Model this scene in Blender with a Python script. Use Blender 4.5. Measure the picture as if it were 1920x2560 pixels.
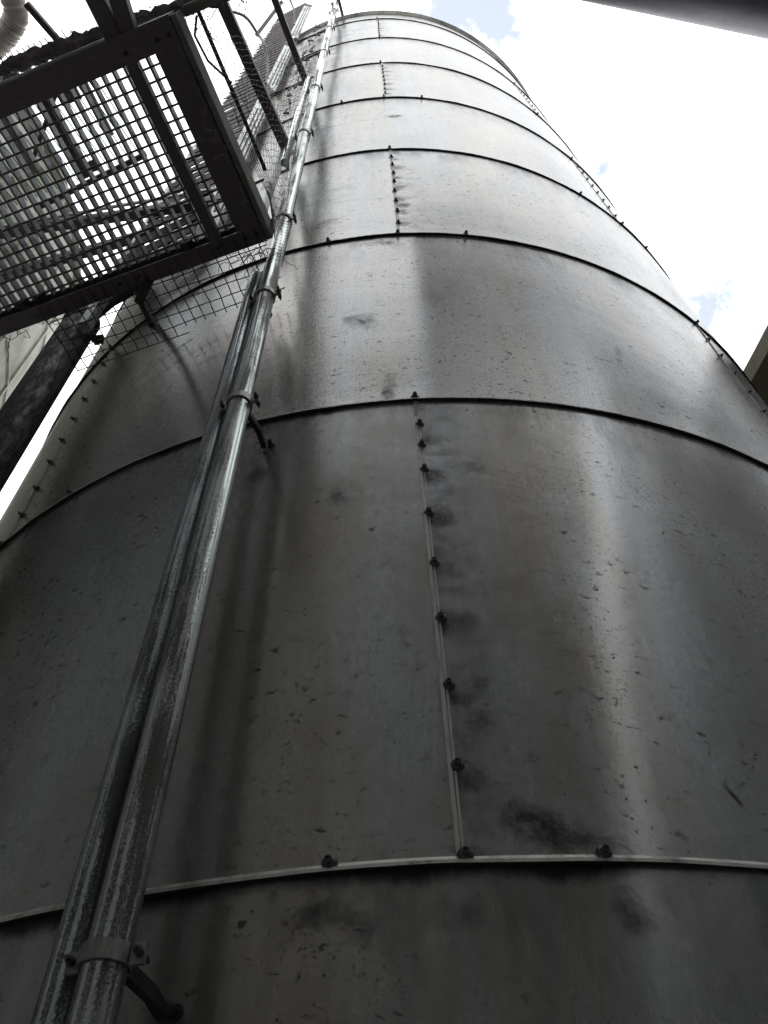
import bpy, math, random
from mathutils import Vector, Matrix, noise
random.seed(7)
R = math.radians
sc = bpy.context.scene
for o in list(bpy.data.objects): bpy.data.objects.remove(o)

# ------------------------------------------------------------------ camera
# the camera stands at the origin of the survey; z = 0 is eye height, the ground lies 1.6 m below
PITCH, ROLL, YAW = 0.9057117, -0.0314843, -0.0399661
F = Vector((math.sin(YAW)*math.cos(PITCH), math.cos(YAW)*math.cos(PITCH), math.sin(PITCH)))
r0 = Vector((math.cos(YAW), -math.sin(YAW), 0)); u0 = r0.cross(F)
Rt = r0*math.cos(ROLL) + u0*math.sin(ROLL); Up = -r0*math.sin(ROLL) + u0*math.cos(ROLL)
cd = bpy.data.cameras.new('camera'); cam = bpy.data.objects.new('camera', cd); sc.collection.objects.link(cam)
cam.matrix_world = Matrix(((Rt.x, Up.x, -F.x, 0), (Rt.y, Up.y, -F.y, 0), (Rt.z, Up.z, -F.z, 0), (0, 0, 0, 1)))
cd.sensor_fit = 'VERTICAL'; cd.sensor_height = 36; cd.lens = 36*2000.5/2560
cd.clip_start = 0.02; cd.clip_end = 3000
sc.camera = cam
sc.render.resolution_x = 768; sc.render.resolution_y = 1024

# ------------------------------------------------------------------ world, sun, exposure
SUN_AZ, SUN_EL = R(-25), R(62)          # bearing from +y clockwise, elevation
w = bpy.data.worlds.new('World'); sc.world = w; w.use_nodes = True
nt = w.node_tree; nt.nodes.clear()
def wn(t, **k):
    n = nt.nodes.new(t)
    for a, b in k.items(): setattr(n, a, b)
    return n
out = wn('ShaderNodeOutputWorld'); bg = wn('ShaderNodeBackground'); bg2 = wn('ShaderNodeBackground'); mix = wn('ShaderNodeMixShader')
sky = wn('ShaderNodeTexSky', sky_type='NISHITA'); sky.sun_disc = False
sky.sun_elevation = SUN_EL; sky.sun_rotation = SUN_AZ; sky.air_density = 1.0; sky.dust_density = 0.6; sky.ozone_density = 0.6
nt.links.new(sky.outputs[0], bg.inputs[0]); bg.inputs[1].default_value = 0.15
tc = wn('ShaderNodeTexCoord'); no = wn('ShaderNodeTexNoise'); no.inputs['Scale'].default_value = 4.2; no.inputs['Detail'].default_value = 9; no.inputs['Roughness'].default_value = 0.58
mp = wn('ShaderNodeMapping'); mp.inputs['Location'].default_value = (3.1, 1.7, 0.4)
nt.links.new(tc.outputs['Generated'], mp.inputs[0]); nt.links.new(mp.outputs[0], no.inputs['Vector'])
rp = wn('ShaderNodeValToRGB'); rp.color_ramp.elements[0].position = 0.30; rp.color_ramp.elements[1].position = 0.40; rp.color_ramp.elements[0].color = (0.22, 0.22, 0.22, 1)
nt.links.new(no.outputs[0], rp.inputs[0]); 
prev = rp.outputs[0]
no3 = wn('ShaderNodeTexNoise'); no3.inputs['Scale'].default_value = 11; no3.inputs['Detail'].default_value = 8; no3.inputs['Roughness'].default_value = 0.6; nt.links.new(tc.outputs['Generated'], no3.inputs['Vector'])
for d_, rad_ in [((0.124, 0.124, 0.984), 0.1), ((0.392, 0.427, 0.815), 0.09), ((-0.327, 0.086, 0.941), 0.1)]:                     # three thin spots in the cloud deck where the blue shows
    vd = wn('ShaderNodeVectorMath', operation='DISTANCE'); nt.links.new(tc.outputs['Generated'], vd.inputs[0]); vd.inputs[1].default_value = d_
    ad = wn('ShaderNodeMath', operation='MULTIPLY_ADD'); nt.links.new(no3.outputs[0], ad.inputs[0]); ad.inputs[1].default_value = 0.55; nt.links.new(vd.outputs['Value'], ad.inputs[2])
    mr = wn('ShaderNodeMapRange', interpolation_type='SMOOTHSTEP'); nt.links.new(ad.outputs[0], mr.inputs[0]); mr.inputs[1].default_value = rad_+0.17; mr.inputs[2].default_value = rad_+0.25; mr.inputs[3].default_value = 0.26
    mn = wn('ShaderNodeMath', operation='MINIMUM'); nt.links.new(prev, mn.inputs[0]); nt.links.new(mr.outputs[0], mn.inputs[1]); prev = mn.outputs[0]
nt.links.new(prev, mix.inputs[0])
no2 = wn('ShaderNodeTexNoise'); no2.inputs['Scale'].default_value = 2.2; no2.inputs['Detail'].default_value = 6; nt.links.new(tc.outputs['Generated'], no2.inputs['Vector'])
rp2 = wn('ShaderNodeValToRGB'); rp2.color_ramp.elements[0].position = 0.3; rp2.color_ramp.elements[1].position = 0.7
rp2.color_ramp.elements[0].color = (0.86, 0.90, 0.93, 1); rp2.color_ramp.elements[1].color = (1, 1, 1, 1)
nt.links.new(no2.outputs[0], rp2.inputs[0]); nt.links.new(rp2.outputs[0], bg2.inputs[0]); bg2.inputs[1].default_value = 1.95
nt.links.new(bg.outputs[0], mix.inputs[1]); nt.links.new(bg2.outputs[0], mix.inputs[2]); nt.links.new(mix.outputs[0], out.inputs[0])
sd = bpy.data.lights.new('sun', 'SUN'); sd.energy = 0.8; sd.angle = R(14); sd.color = (1, 0.97, 0.92)
so = bpy.data.objects.new('sun', sd); sc.collection.objects.link(so)
sdir = Vector((math.sin(SUN_AZ)*math.cos(SUN_EL), math.cos(SUN_AZ)*math.cos(SUN_EL), math.sin(SUN_EL)))
so.rotation_euler = sdir.to_track_quat('Z', 'Y').to_euler()
sc.view_settings.view_transform = 'Standard'; sc.view_settings.look = 'None'; sc.view_settings.exposure = 0.2; sc.view_settings.gamma = 1
sc.render.engine = 'CYCLES'
sc.cycles.max_bounces = 8; sc.cycles.diffuse_bounces = 4; sc.cycles.glossy_bounces = 4

# ------------------------------------------------------------------ helpers
C = sc.collection
def at(az, D, z):                       # surveyed point: bearing (deg, clockwise from +y), horizontal distance, height
    return Vector((D*math.sin(R(az)), D*math.cos(R(az)), z))
def S(az, t, z):                        # bearing, slope (rise/run) and height
    return at(az, z/t, z)
def tag(o, label=None, cat=None, group=None, kind=None):
    for k, v in (('label', label), ('category', cat), ('group', group), ('kind', kind)):
        if v: o[k] = v
    return o
def thing(name, label, cat, loc=(0, 0, 0), group=None):
    o = bpy.data.objects.new(name, None); o.location = loc; o.empty_display_size = 0.1
    C.objects.link(o); return tag(o, label, cat, group)
def link(name, me, parent=None, loc=None):
    o = bpy.data.objects.new(name, me); C.objects.link(o)
    if parent:
        o.parent = parent
        o.location = Vector(loc or (0, 0, 0))
    elif loc: o.location = loc
    return o
class M:
    def __init__(s): s.v = []; s.f = []
    def add(s, vs, fs):
        b = len(s.v); s.v += [Vector(a) for a in vs]; s.f += [tuple(b+i for i in f) for f in fs]; return s
    def box(s, a, b, w, h, up=(0, 0, 1), bev=0.0):
        """bar from a to b, width w across, height h along up"""
        a = Vector(a); b = Vector(b); d = (b-a).normalized(); up = Vector(up); x = d.cross(up)
        if x.length < 1e-4: x = d.cross(Vector((0, 1, 0)))
        x.normalize(); y = x.cross(d).normalized()
        e = min(bev, w/2.1, h/2.1)
        if e > 0: pr = [(-w/2+e, -h/2), (w/2-e, -h/2), (w/2, -h/2+e), (w/2, h/2-e), (w/2-e, h/2), (-w/2+e, h/2), (-w/2, h/2-e), (-w/2, -h/2+e)]
        else: pr = [(-w/2, -h/2), (w/2, -h/2), (w/2, h/2), (-w/2, h/2)]
        n = len(pr)
        vs = [p + x*q[0] + y*q[1] for p in (a, b) for q in pr]
        fs = [(i, (i+1) % n, n+(i+1) % n, n+i) for i in range(n)] + [tuple(range(n))[::-1], tuple(range(n, 2*n))]
        return s.add(vs, fs)
    def tube(s, pts, r, n=8, cap=True, r2=None):
        pts = [Vector(p) for p in pts]; rings = []
        prev = None
        for i, p in enumerate(pts):
            d = (pts[min(i+1, len(pts)-1)] - pts[max(i-1, 0)]).normalized()
            if prev is None:
                x = d.cross(Vector((0, 0, 1)))
                if x.length < 1e-3: x = d.cross(Vector((0, 1, 0)))
            else: x = prev - d*prev.dot(d)
            x.normalize(); prev = x; y = d.cross(x)
            rr = r if r2 is None else r + (r2-r)*i/(len(pts)-1)
            if callable(r): rr = r(i)
            rings.append([p + x*math.cos(2*math.pi*k/n)*rr + y*math.sin(2*math.pi*k/n)*rr for k in range(n)])
        vs = [q for g in rings for q in g]; fs = []
        for i in range(len(pts)-1):
            for k in range(n):
                fs.append((i*n+k, i*n+(k+1) % n, (i+1)*n+(k+1) % n, (i+1)*n+k))
        if cap: fs += [tuple(range(n))[::-1], tuple(range((len(pts)-1)*n, len(pts)*n))]
        return s.add(vs, fs)
    def lathe(s, prof, n=24, M4=None, a0=0, a1=2*math.pi):
        full = abs(a1-a0-2*math.pi) < 1e-6; m = n if full else n+1
        vs = []
        for r, z in prof:
            for k in range(m):
                a = a0+(a1-a0)*k/n; vs.append(Vector((r*math.cos(a), r*math.sin(a), z)))
        if M4: vs = [M4 @ v for v in vs]
        fs = []
        for i in range(len(prof)-1):
            for k in range(n):
                k2 = (k+1) % m
                fs.append((i*m+k, i*m+k2, (i+1)*m+k2, (i+1)*m+k))
        return s.add(vs, fs)
    def mesh(s, name, mat, smooth=False, org=(0, 0, 0)):
        me = bpy.data.meshes.new(name); o = Vector(org)
        me.from_pydata([tuple(v-o) for v in s.v], [], s.f); me.update()
        me.materials.append(mat)
        if smooth:
            me.polygons.foreach_set('use_smooth', [True]*len(me.polygons))
        return me
    def build(s, name, mat, parent=None, smooth=False, org=None):
        """org: where the object's own origin is put; parts use their parent's origin"""
        if parent is not None:
            po = parent.location if parent.parent is None else parent.parent.location+parent.location
            o = link(name, s.mesh(name, mat, smooth, po), parent)
        else:
            c = Vector(org) if org is not None else sum(s.v, Vector())/len(s.v)
            o = link(name, s.mesh(name, mat, smooth, c), None, c)
        return o
def autosmooth(o, ang=35):
    me = o.data
    me.polygons.foreach_set('use_smooth', [True]*len(me.polygons))
    if hasattr(me, 'set_sharp_from_angle'): me.set_sharp_from_angle(angle=R(ang))
    return o

# ------------------------------------------------------------------ node helper
class N:
    def __init__(s, name):
        s.m = bpy.data.materials.new(name); s.m.use_nodes = True; s.t = s.m.node_tree
        s.b = s.t.nodes['Principled BSDF']
    def new(s, t, **k):
        n = s.t.nodes.new(t)
        for a, b in k.items(): setattr(n, a, b)
        return n
    def con(s, v, sock):
        if isinstance(v, (int, float)): sock.default_value = v
        elif isinstance(v, (tuple, list)):
            sock.default_value = tuple(v) + ((1,) if len(v) == 3 and len(sock.default_value) == 4 else ())
        else: s.t.links.new(v, sock)
    def math(s, op, a, b=0.0, c=None, clamp=False):
        n = s.new('ShaderNodeMath', operation=op, use_clamp=clamp); s.con(a, n.inputs[0]); s.con(b, n.inputs[1])
        if c is not None: s.con(c, n.inputs[2])
        return n.outputs[0]
    def noise(s, vec, scale, detail=4, rough=0.55, dist=0.0):
        n = s.new('ShaderNodeTexNoise'); s.con(vec, n.inputs['Vector']); n.inputs['Scale'].default_value = scale
        n.inputs['Detail'].default_value = detail; n.inputs['Roughness'].default_value = rough; n.inputs['Distortion'].default_value = dist
        return n.outputs[0]
    def step(s, v, a, b, lo=0.0, hi=1.0):
        n = s.new('ShaderNodeMapRange', interpolation_type='SMOOTHSTEP'); s.con(v, n.inputs[0])
        s.con(a, n.inputs[1]); s.con(b, n.inputs[2]); n.inputs[3].default_value = lo; n.inputs[4].default_value = hi
        return n.outputs[0]
    def vec(s, x, y, z):
        n = s.new('ShaderNodeCombineXYZ'); s.con(x, n.inputs[0]); s.con(y, n.inputs[1]); s.con(z, n.inputs[2]); return n.outputs[0]
    def scale(s, v, sc_):
        n = s.new('ShaderNodeMapping'); s.con(v, n.inputs[0]); n.inputs['Scale'].default_value = sc_; return n.outputs[0]
    def mix(s, f, a, b, mode='MIX'):
        n = s.new('ShaderNodeMix', data_type='RGBA', blend_type=mode)
        s.con(f, n.inputs[0]); s.con(a, n.inputs[6]); s.con(b, n.inputs[7]); return n.outputs[2]
    def obj(s): return s.new('ShaderNodeTexCoord').outputs['Object']
    def bump(s, h, strength=0.3, dist=0.002, normal=None):
        n = s.new('ShaderNodeBump'); n.inputs['Strength'].default_value = strength; n.inputs['Distance'].default_value = dist
        s.con(h, n.inputs['Height'])
        if normal: s.con(normal, n.inputs['Normal'])
        return n.outputs[0]
    def out(s, col=None, rough=None, metal=None, normal=None, spec=None):
        if col is not None: s.con(col, s.b.inputs['Base Color'])
        if rough is not None: s.con(rough, s.b.inputs['Roughness'])
        if metal is not None: s.con(metal, s.b.inputs['Metallic'])
        if normal is not None: s.con(normal, s.b.inputs['Normal'])
        if spec is not None: s.con(spec, s.b.inputs['Specular IOR Level'])
        return s.m

TR = 1.9476; TY = 3.00846; H = 1.25; Z0 = 0.56176     # silo radius, axis distance, sheet height, lowest visible joint
GZ = -1.6

def silo_sheet_mat():
    n = N('weathered_silo_sheet'); o = n.obj()
    sp = n.new('ShaderNodeSeparateXYZ'); n.con(o, sp.inputs[0])
    th = n.math('ARCTAN2', sp.outputs[0], n.math('MULTIPLY', sp.outputs[1], -1))
    arc = n.math('MULTIPLY', th, TR); z = sp.outputs[2]
    P = n.vec(arc, 0.0, z)
    # vertical tonal bands and blotches
    band = n.noise(n.scale(P, (1.0, 1, 0.06)), 3.2, 4, 0.6)
    blot = n.noise(n.scale(P, (1.0, 1, 0.55)), 2.6, 6, 0.6)
    hue = n.step(n.math('ADD', n.math('MULTIPLY', band, 0.6), n.math('MULTIPLY', blot, 0.4)), 0.42, 0.58)
    col = n.mix(hue, (0.37, 0.352, 0.325), (0.365, 0.385, 0.405))
    col = n.mix(n.step(blot, 0.35, 0.62, 0.45, 0.0), col, (0.20, 0.18, 0.165))
    fine = n.noise(n.scale(P, (1, 1, 0.35)), 70, 6, 0.75)
    col = n.mix(n.step(fine, 0.40, 0.72, 0.0, 0.35), col, (0.50, 0.49, 0.47))
    vs_ = n.noise(n.scale(P, (1, 1, 0.02)), 34, 4, 0.7)
    col = n.mix(n.step(vs_, 0.42, 0.66, 0.0, 0.16), col, (0.19, 0.18, 0.17))
    # speckles: small dark pits and short dark strokes
    vo = n.new('ShaderNodeTexVoronoi'); vo.inputs['Scale'].default_value = 75; n.con(n.scale(P, (1, 1, 0.8)), vo.inputs['Vector'])
    dens = n.noise(P, 5.5, 3)
    pit = n.math('MULTIPLY', n.step(vo.outputs['Distance'], 0.06, 0.20, 1.0, 0.0), n.step(dens, 0.40, 0.56))
    cr = n.new('ShaderNodeSeparateColor'); n.con(vo.outputs['Color'], cr.inputs[0])
    pit = n.math('MULTIPLY', pit, n.step(cr.outputs[0], 0.45, 0.6))
    fl = n.noise(n.scale(P, (1, 1, 1.6)), 38, 5, 0.7, 0.6)
    fleck = n.math('MULTIPLY', n.step(fl, 0.585, 0.67), n.step(n.noise(P, 2.3, 3), 0.34, 0.58))
    grain = n.noise(n.scale(P, (1, 1, 0.8)), 190, 4, 0.8)
    grain = n.math('MULTIPLY', n.step(grain, 0.54, 0.66), n.step(n.noise(P, 4.1, 4, 0.6), 0.35, 0.65, 0.15, 0.6))
    dirt = n.math('MAXIMUM', n.math('MULTIPLY', pit, 0.75), n.math('MULTIPLY', fleck, 0.8))
    dirt = n.math('MAXIMUM', dirt, grain)
    # distance below the joint above: moss and soot hanging under each lip
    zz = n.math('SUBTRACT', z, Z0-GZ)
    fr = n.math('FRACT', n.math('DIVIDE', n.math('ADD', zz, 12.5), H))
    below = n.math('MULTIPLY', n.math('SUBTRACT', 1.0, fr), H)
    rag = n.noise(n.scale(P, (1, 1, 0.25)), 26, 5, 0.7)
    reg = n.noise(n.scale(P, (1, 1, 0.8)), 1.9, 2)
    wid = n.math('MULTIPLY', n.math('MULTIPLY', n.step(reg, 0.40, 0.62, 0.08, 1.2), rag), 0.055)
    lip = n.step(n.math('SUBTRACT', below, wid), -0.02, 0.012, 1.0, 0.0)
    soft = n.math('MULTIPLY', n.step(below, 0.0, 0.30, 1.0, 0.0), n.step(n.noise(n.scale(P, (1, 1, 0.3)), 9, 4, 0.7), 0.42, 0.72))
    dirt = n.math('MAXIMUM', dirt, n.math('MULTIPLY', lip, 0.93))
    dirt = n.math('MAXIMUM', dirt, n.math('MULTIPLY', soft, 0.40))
    # soot swept to the right of the bolted seams (even rows: 1.3 deg, odd rows: -37 and 40 deg)
    row = n.math('FLOOR', n.math('DIVIDE', n.math('ADD', zz, 12.5), H))
    odd = n.math('MODULO', row, 2.0)
    s0 = n.math('SUBTRACT', arc, R(1.35)*TR)
    side = n.math('MULTIPLY', n.step(s0, 0.0, 0.012), n.step(s0, 0.01, 0.15, 1.0, 0.0))
    side = n.math('MULTIPLY', side, n.math('SUBTRACT', 1.0, odd))
    side = n.math('MULTIPLY', side, n.step(n.noise(n.scale(P, (0.8, 1, 1.2)), 14, 7, 0.8), 0.46, 0.66))
    dirt = n.math('MAXIMUM', dirt, n.math('MULTIPLY', side, 0.5))
    # dark blots hanging to the right of the centre seam's bolts, ragged and uneven
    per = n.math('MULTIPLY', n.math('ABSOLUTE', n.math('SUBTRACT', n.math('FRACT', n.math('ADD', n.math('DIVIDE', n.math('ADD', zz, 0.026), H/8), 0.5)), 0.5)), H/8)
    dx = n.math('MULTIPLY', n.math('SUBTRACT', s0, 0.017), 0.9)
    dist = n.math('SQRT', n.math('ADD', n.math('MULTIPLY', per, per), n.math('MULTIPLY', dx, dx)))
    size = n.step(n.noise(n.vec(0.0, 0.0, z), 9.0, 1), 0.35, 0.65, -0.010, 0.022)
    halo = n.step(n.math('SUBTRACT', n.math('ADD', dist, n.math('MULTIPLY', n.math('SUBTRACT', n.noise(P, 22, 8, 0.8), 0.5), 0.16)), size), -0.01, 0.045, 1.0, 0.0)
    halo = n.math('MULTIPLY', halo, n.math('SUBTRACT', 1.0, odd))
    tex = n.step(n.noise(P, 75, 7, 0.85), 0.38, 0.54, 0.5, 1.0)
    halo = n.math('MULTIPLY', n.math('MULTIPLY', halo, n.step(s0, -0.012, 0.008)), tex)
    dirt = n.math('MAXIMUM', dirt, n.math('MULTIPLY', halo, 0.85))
    # single stains with a place and shape of their own: arc, height, half sizes, tilt, strength
    stains = None
    for (ca, cz, ra, rz, tilt, st_) in ((.165, .62, .12, .045, -.45, .85), (-.12, .505, .10, .05, 0, .7), (.05, .50, .07, .035, 0, .6), (.262, .50, .05, .05, 0, .6), (-.099, 2.33, .06, .07, .3, .8), (-.14, 1.44, .05, .08, 0, .6),
            (.163, 1.50, .06, .07, 0, .5), (-.351, 1.57, .04, .05, -.3, .65), (.088, 5.06, .06, .05, 0, .9), (.082, 3.42, .05, .05, 0, .8), (.16, 3.04, .07, .03, 0, .9), (.475, .68, .006, .03, .5, 1.0), (-.03, 3.0, .10, .05, 0, .6), (-.25, 3.3, .12, .06, .4, .6), (.70, 2.2, .02, .12, -.25, .5), (-.02, 1.9, .03, .12, 0, .7), (.10, .85, .05, .12, -.2, .6), (.06, 1.25, .03, .10, 0, .6)):
        xa = n.math('SUBTRACT', arc, ca); xz = n.math('SUBTRACT', z, cz-GZ)
        ra_ = n.math('DIVIDE', n.math('ADD', xa, n.math('MULTIPLY', xz, tilt)), ra); rz_ = n.math('DIVIDE', n.math('SUBTRACT', xz, n.math('MULTIPLY', xa, tilt)), rz)
        q = n.math('SQRT', n.math('ADD', n.math('MULTIPLY', ra_, ra_), n.math('MULTIPLY', rz_, rz_)))
        q = n.step(q, 0.0, 1.6, st_, 0.0)
        stains = q if stains is None else n.math('MAXIMUM', stains, q)
    blotch = n.noise(P, 13, 8, 0.78, 0.4)
    stains = n.math('MULTIPLY', n.step(n.math('ADD', n.math('MULTIPLY', stains, 0.42), blotch), 0.60, 0.92), n.math('MULTIPLY', tex, 0.9))
    dirt = n.math('MAXIMUM', dirt, stains)
    # peeled scars and dents on the upper left sheets
    sc1 = n.noise(n.scale(P, (0.45, 1, 1.7)), 4.5, 5, 0.6, 1.2)
    zone = n.math('MULTIPLY', n.step(zz, 1.7*H, 4.2*H), n.step(arc, -0.6, 0.3, 1.0, 0.0))
    scar = n.math('MULTIPLY', n.step(sc1, 0.60, 0.66), zone)
    dirt = n.math('MAXIMUM', dirt, n.math('MULTIPLY', scar, 0.5))
    grime = n.math('MULTIPLY', zone, n.step(n.noise(n.scale(P, (1, 1, 0.25)), 6, 7, 0.7), 0.36, 0.66, 0.10, 0.55))
    col = n.mix(grime, col, (0.13, 0.118, 0.10))
    col = n.mix(n.math('POWER', dirt, 0.65), col, (0.020, 0.017, 0.019))
    rust = n.math('MULTIPLY', n.step(n.noise(P, 3.1, 6, 0.7), 0.60, 0.74), n.step(below, 0.0, 0.45, 0.55, 0.05))
    col = n.mix(rust, col, (0.085, 0.036, 0.022))
    ro = n.math('ADD', n.step(blot, 0.3, 0.7, 0.17, 0.24), n.math('MULTIPLY', dirt, 0.14))
    ro = n.math('ADD', ro, n.math('ADD', n.math('MULTIPLY', fine, 0.10), n.math('MULTIPLY', grime, 0.10)))
    me = n.math('MULTIPLY', 0.70, n.math('SUBTRACT', 1.0, n.math('MULTIPLY', dirt, 0.4)), clamp=True)
    h = n.math('ADD', n.math('MULTIPLY', fine, 0.3), n.math('MULTIPLY', dirt, 0.25))
    nb = n.bump(h, 0.10, 0.0006)
    dent = n.noise(n.scale(P, (0.7, 1, 1.3)), 3.4, 4, 0.55, 0.6)
    nb = n.bump(n.math('MULTIPLY', dent, n.math('ADD', 0.22, n.math('MULTIPLY', zone, 1.6))), 0.22, 0.03, nb)
    tg = n.new('ShaderNodeTangent', direction_type='RADIAL', axis='Z'); n.con(tg.outputs[0], n.b.inputs['Tangent'])
    n.b.inputs['Anisotropic'].default_value = 0.6; n.b.inputs['Anisotropic Rotation'].default_value = 0.25
    n.con(n.math('SUBTRACT', 0.5, n.math('MULTIPLY', dirt, 0.46)), n.b.inputs['Specular IOR Level'])
    return n.out(col, ro, me, nb)

def galv(name, base=(0.42, 0.45, 0.46), dark=(0.06, 0.05, 0.045), amt=0.5, rough=0.36, scale=60, metal=0.9, lo=0.45, hi=0.62, stretch=0.25):
    n = N(name); o = n.obj()
    P = n.scale(o, (1, 1, stretch))
    a = n.noise(P, scale, 6, 0.75); b = n.noise(P, scale*0.09, 5, 0.65)
    m = n.math('MULTIPLY', n.step(n.math('ADD', n.math('MULTIPLY', a, 0.6), n.math('MULTIPLY', b, 0.4)), lo, hi), amt)
    col = n.mix(n.step(b, 0.3, 0.7), base, tuple(c*0.72 for c in base))
    col = n.mix(m, col, dark)
    return n.out(col, n.math('ADD', rough, n.math('MULTIPLY', m, 0.45)), n.math('SUBTRACT', metal, n.math('MULTIPLY', m, metal*0.8)), n.bump(a, 0.08, 0.0005))

def pipe_mat(name, base, dark, rough, amt):
    n = N(name); o = n.obj()
    band = n.noise(n.scale(o, (1, 1, 0.035)), 42, 4, 0.6); sp = n.noise(n.scale(o, (1, 1, 0.7)), 420, 4, 0.8); pat = n.noise(o, 6, 4, 0.6)
    k = n.math('ADD', n.math('ADD', n.math('MULTIPLY', band, 0.55), n.math('MULTIPLY', sp, 0.30)), n.math('MULTIPLY', pat, 0.15))
    m = n.math('MULTIPLY', n.step(k, 0.49, 0.545), amt)
    col = n.mix(n.step(band, 0.35, 0.65), base, tuple(c*0.8 for c in base)); col = n.mix(m, col, dark)
    n.con(n.math('SUBTRACT', 0.5, n.math('MULTIPLY', m, 0.25)), n.b.inputs['Specular IOR Level'])
    return n.out(col, n.math('ADD', rough, n.math('MULTIPLY', m, 0.30)), n.math('SUBTRACT', 0.95, n.math('MULTIPLY', m, 0.8)), n.bump(sp, 0.06, 0.0004))

def plain(name, a, b, rough=0.7, scale=8, metal=0.0, bump=0.3, bd=0.003, stretch=(1, 1, 1), detail=6):
    n = N(name); P = n.scale(n.obj(), stretch)
    f = n.noise(P, scale, detail, 0.65); g = n.noise(P, scale*9, 4, 0.7)
    col = n.mix(n.step(f, 0.35, 0.65), a, b)
    col = n.mix(n.step(g, 0.5, 0.75, 0.0, 0.35), col, tuple(c*0.5 for c in a))
    return n.out(col, n.math('ADD', rough-0.08, n.math('MULTIPLY', g, 0.16)), metal, n.bump(n.math('ADD', f, n.math('MULTIPLY', g, 0.3)), bump, bd))

MAT = {}
MAT['sheet'] = silo_sheet_mat()
MAT['lip'] = galv('joint_lip_metal', (0.66, 0.64, 0.60), amt=0.6, rough=0.4, scale=30, metal=0.15)
MAT['strip'] = galv('overlap_strip_metal', (0.62, 0.61, 0.57), (0.08, 0.07, 0.06), 0.7, 0.42, 45, 0.2, 0.50, 0.62, 0.15)
MAT['lip_shade'] = plain('painted_lip_shade', (0.012, 0.011, 0.012), (0.025, 0.022, 0.022), 0.9, 40)  # near-black colour stands in for the shade under the joint lips
MAT['bolt'] = plain('sooty_bolt_steel', (0.05, 0.048, 0.05), (0.12, 0.12, 0.125), 0.45, 60, 0.7)
MAT['pipe'] = pipe_mat('galvanised_pipe_stained', (0.50, 0.54, 0.53), (0.055, 0.043, 0.034), 0.22, 0.9)
MAT['pipeb'] = pipe_mat('galvanised_pipe_dark_stains', (0.48, 0.53, 0.56), (0.045, 0.037, 0.032), 0.18, 0.9)
MAT['clamp'] = galv('clamp_steel', (0.38, 0.39, 0.37), amt=0.6, rough=0.4, scale=40)
MAT['strut'] = plain('dark_strut_steel', (0.030, 0.026, 0.026), (0.055, 0.05, 0.05), 0.6, 30, 0.4)
MAT['beam'] = plain('brown_black_painted_steel', (0.075, 0.058, 0.075), (0.095, 0.075, 0.090), 0.55, 9, 0.0, 0.2)
MAT['grate'] = galv('grating_steel', (0.22, 0.23, 0.24), amt=0.5, rough=0.55, scale=30, metal=0.5)
MAT['rod'] = plain('grating_rod_rust', (0.05, 0.045, 0.042), (0.09, 0.085, 0.08), 0.6, 40, 0.4)
MAT['wire'] = plain('rusted_wire', (0.035, 0.028, 0.026), (0.07, 0.055, 0.05), 0.6, 60, 0.4)
MAT['wirel'] = plain('galvanised_wire', (0.16, 0.15, 0.155), (0.3, 0.28, 0.29), 0.5, 60, 0.5)
MAT['timber'] = plain('grey_green_timber', (0.11, 0.115, 0.10), (0.20, 0.20, 0.175), 0.85, 6, 0, 0.6, 0.006, (1, 1, 1))
MAT['rough'] = plain('rough_bark_timber', (0.10, 0.088, 0.088), (0.24, 0.21, 0.20), 0.9, 14, 0, 0.9, 0.02)
MAT['tread'] = plain('brown_rusty_tread_steel', (0.022, 0.015, 0.013), (0.05, 0.036, 0.030), 0.75, 12, 0.1)
MAT['stringer'] = galv('pale_stringer_sheet', (0.62, 0.65, 0.65), amt=0.35, rough=0.4, scale=20, metal=0.4, stretch=1)
MAT['bigpipe'] = galv('tarred_steel_duct', (0.10, 0.095, 0.095), (0.02, 0.018, 0.02), 0.85, 0.42, 60, 0.35, 0.42, 0.54)
MAT['moss'] = plain('green_stained_silo_coat', (0.40, 0.41, 0.36), (0.17, 0.18, 0.125), 0.7, 2.4, 0, 0.5, 0.02, (1, 1, 0.4), 12)
MAT['duct'] = plain('lagged_duct_jacket', (0.36, 0.32, 0.29), (0.24, 0.215, 0.20), 0.5, 2.2, 0.25, 0.5, 0.02)
MAT['bigduct'] = plain('grey_painted_duct', (0.11, 0.10, 0.135), (0.15, 0.14, 0.175), 0.38, 3, 0.2, 0.25, 0.006)
MAT['olive'] = plain('olive_fascia_board', (0.19, 0.18, 0.12), (0.26, 0.23, 0.18), 0.75, 3, 0, 0.3, 0.004)
MAT['redwall'] = plain('dark_red_cladding', (0.055, 0.012, 0.01), (0.07, 0.02, 0.016), 0.7, 3)
MAT['wall'] = plain('pale_concrete', (0.30, 0.305, 0.302), (0.39, 0.392, 0.385), 0.85, 1.2, 0, 0.5, 0.01)  # tone set by how bright the added blockers reflect; also the shed roof
MAT['ground'] = plain('yard_concrete', (0.26, 0.26, 0.25), (0.34, 0.338, 0.325), 0.9, 0.8, 0, 0.4, 0.01, (1, 1, 1), 9)

# ------------------------------------------------------------------ ground
g = M(); g.add([(-900, -900, GZ), (900, -900, GZ), (900, 900, GZ), (-900, 900, GZ)], [(0, 1, 2, 3)])
tag(g.build('ground', MAT['ground'], org=(0, 0, GZ)), 'stained concrete yard around the silo', None, None, 'structure')

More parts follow.
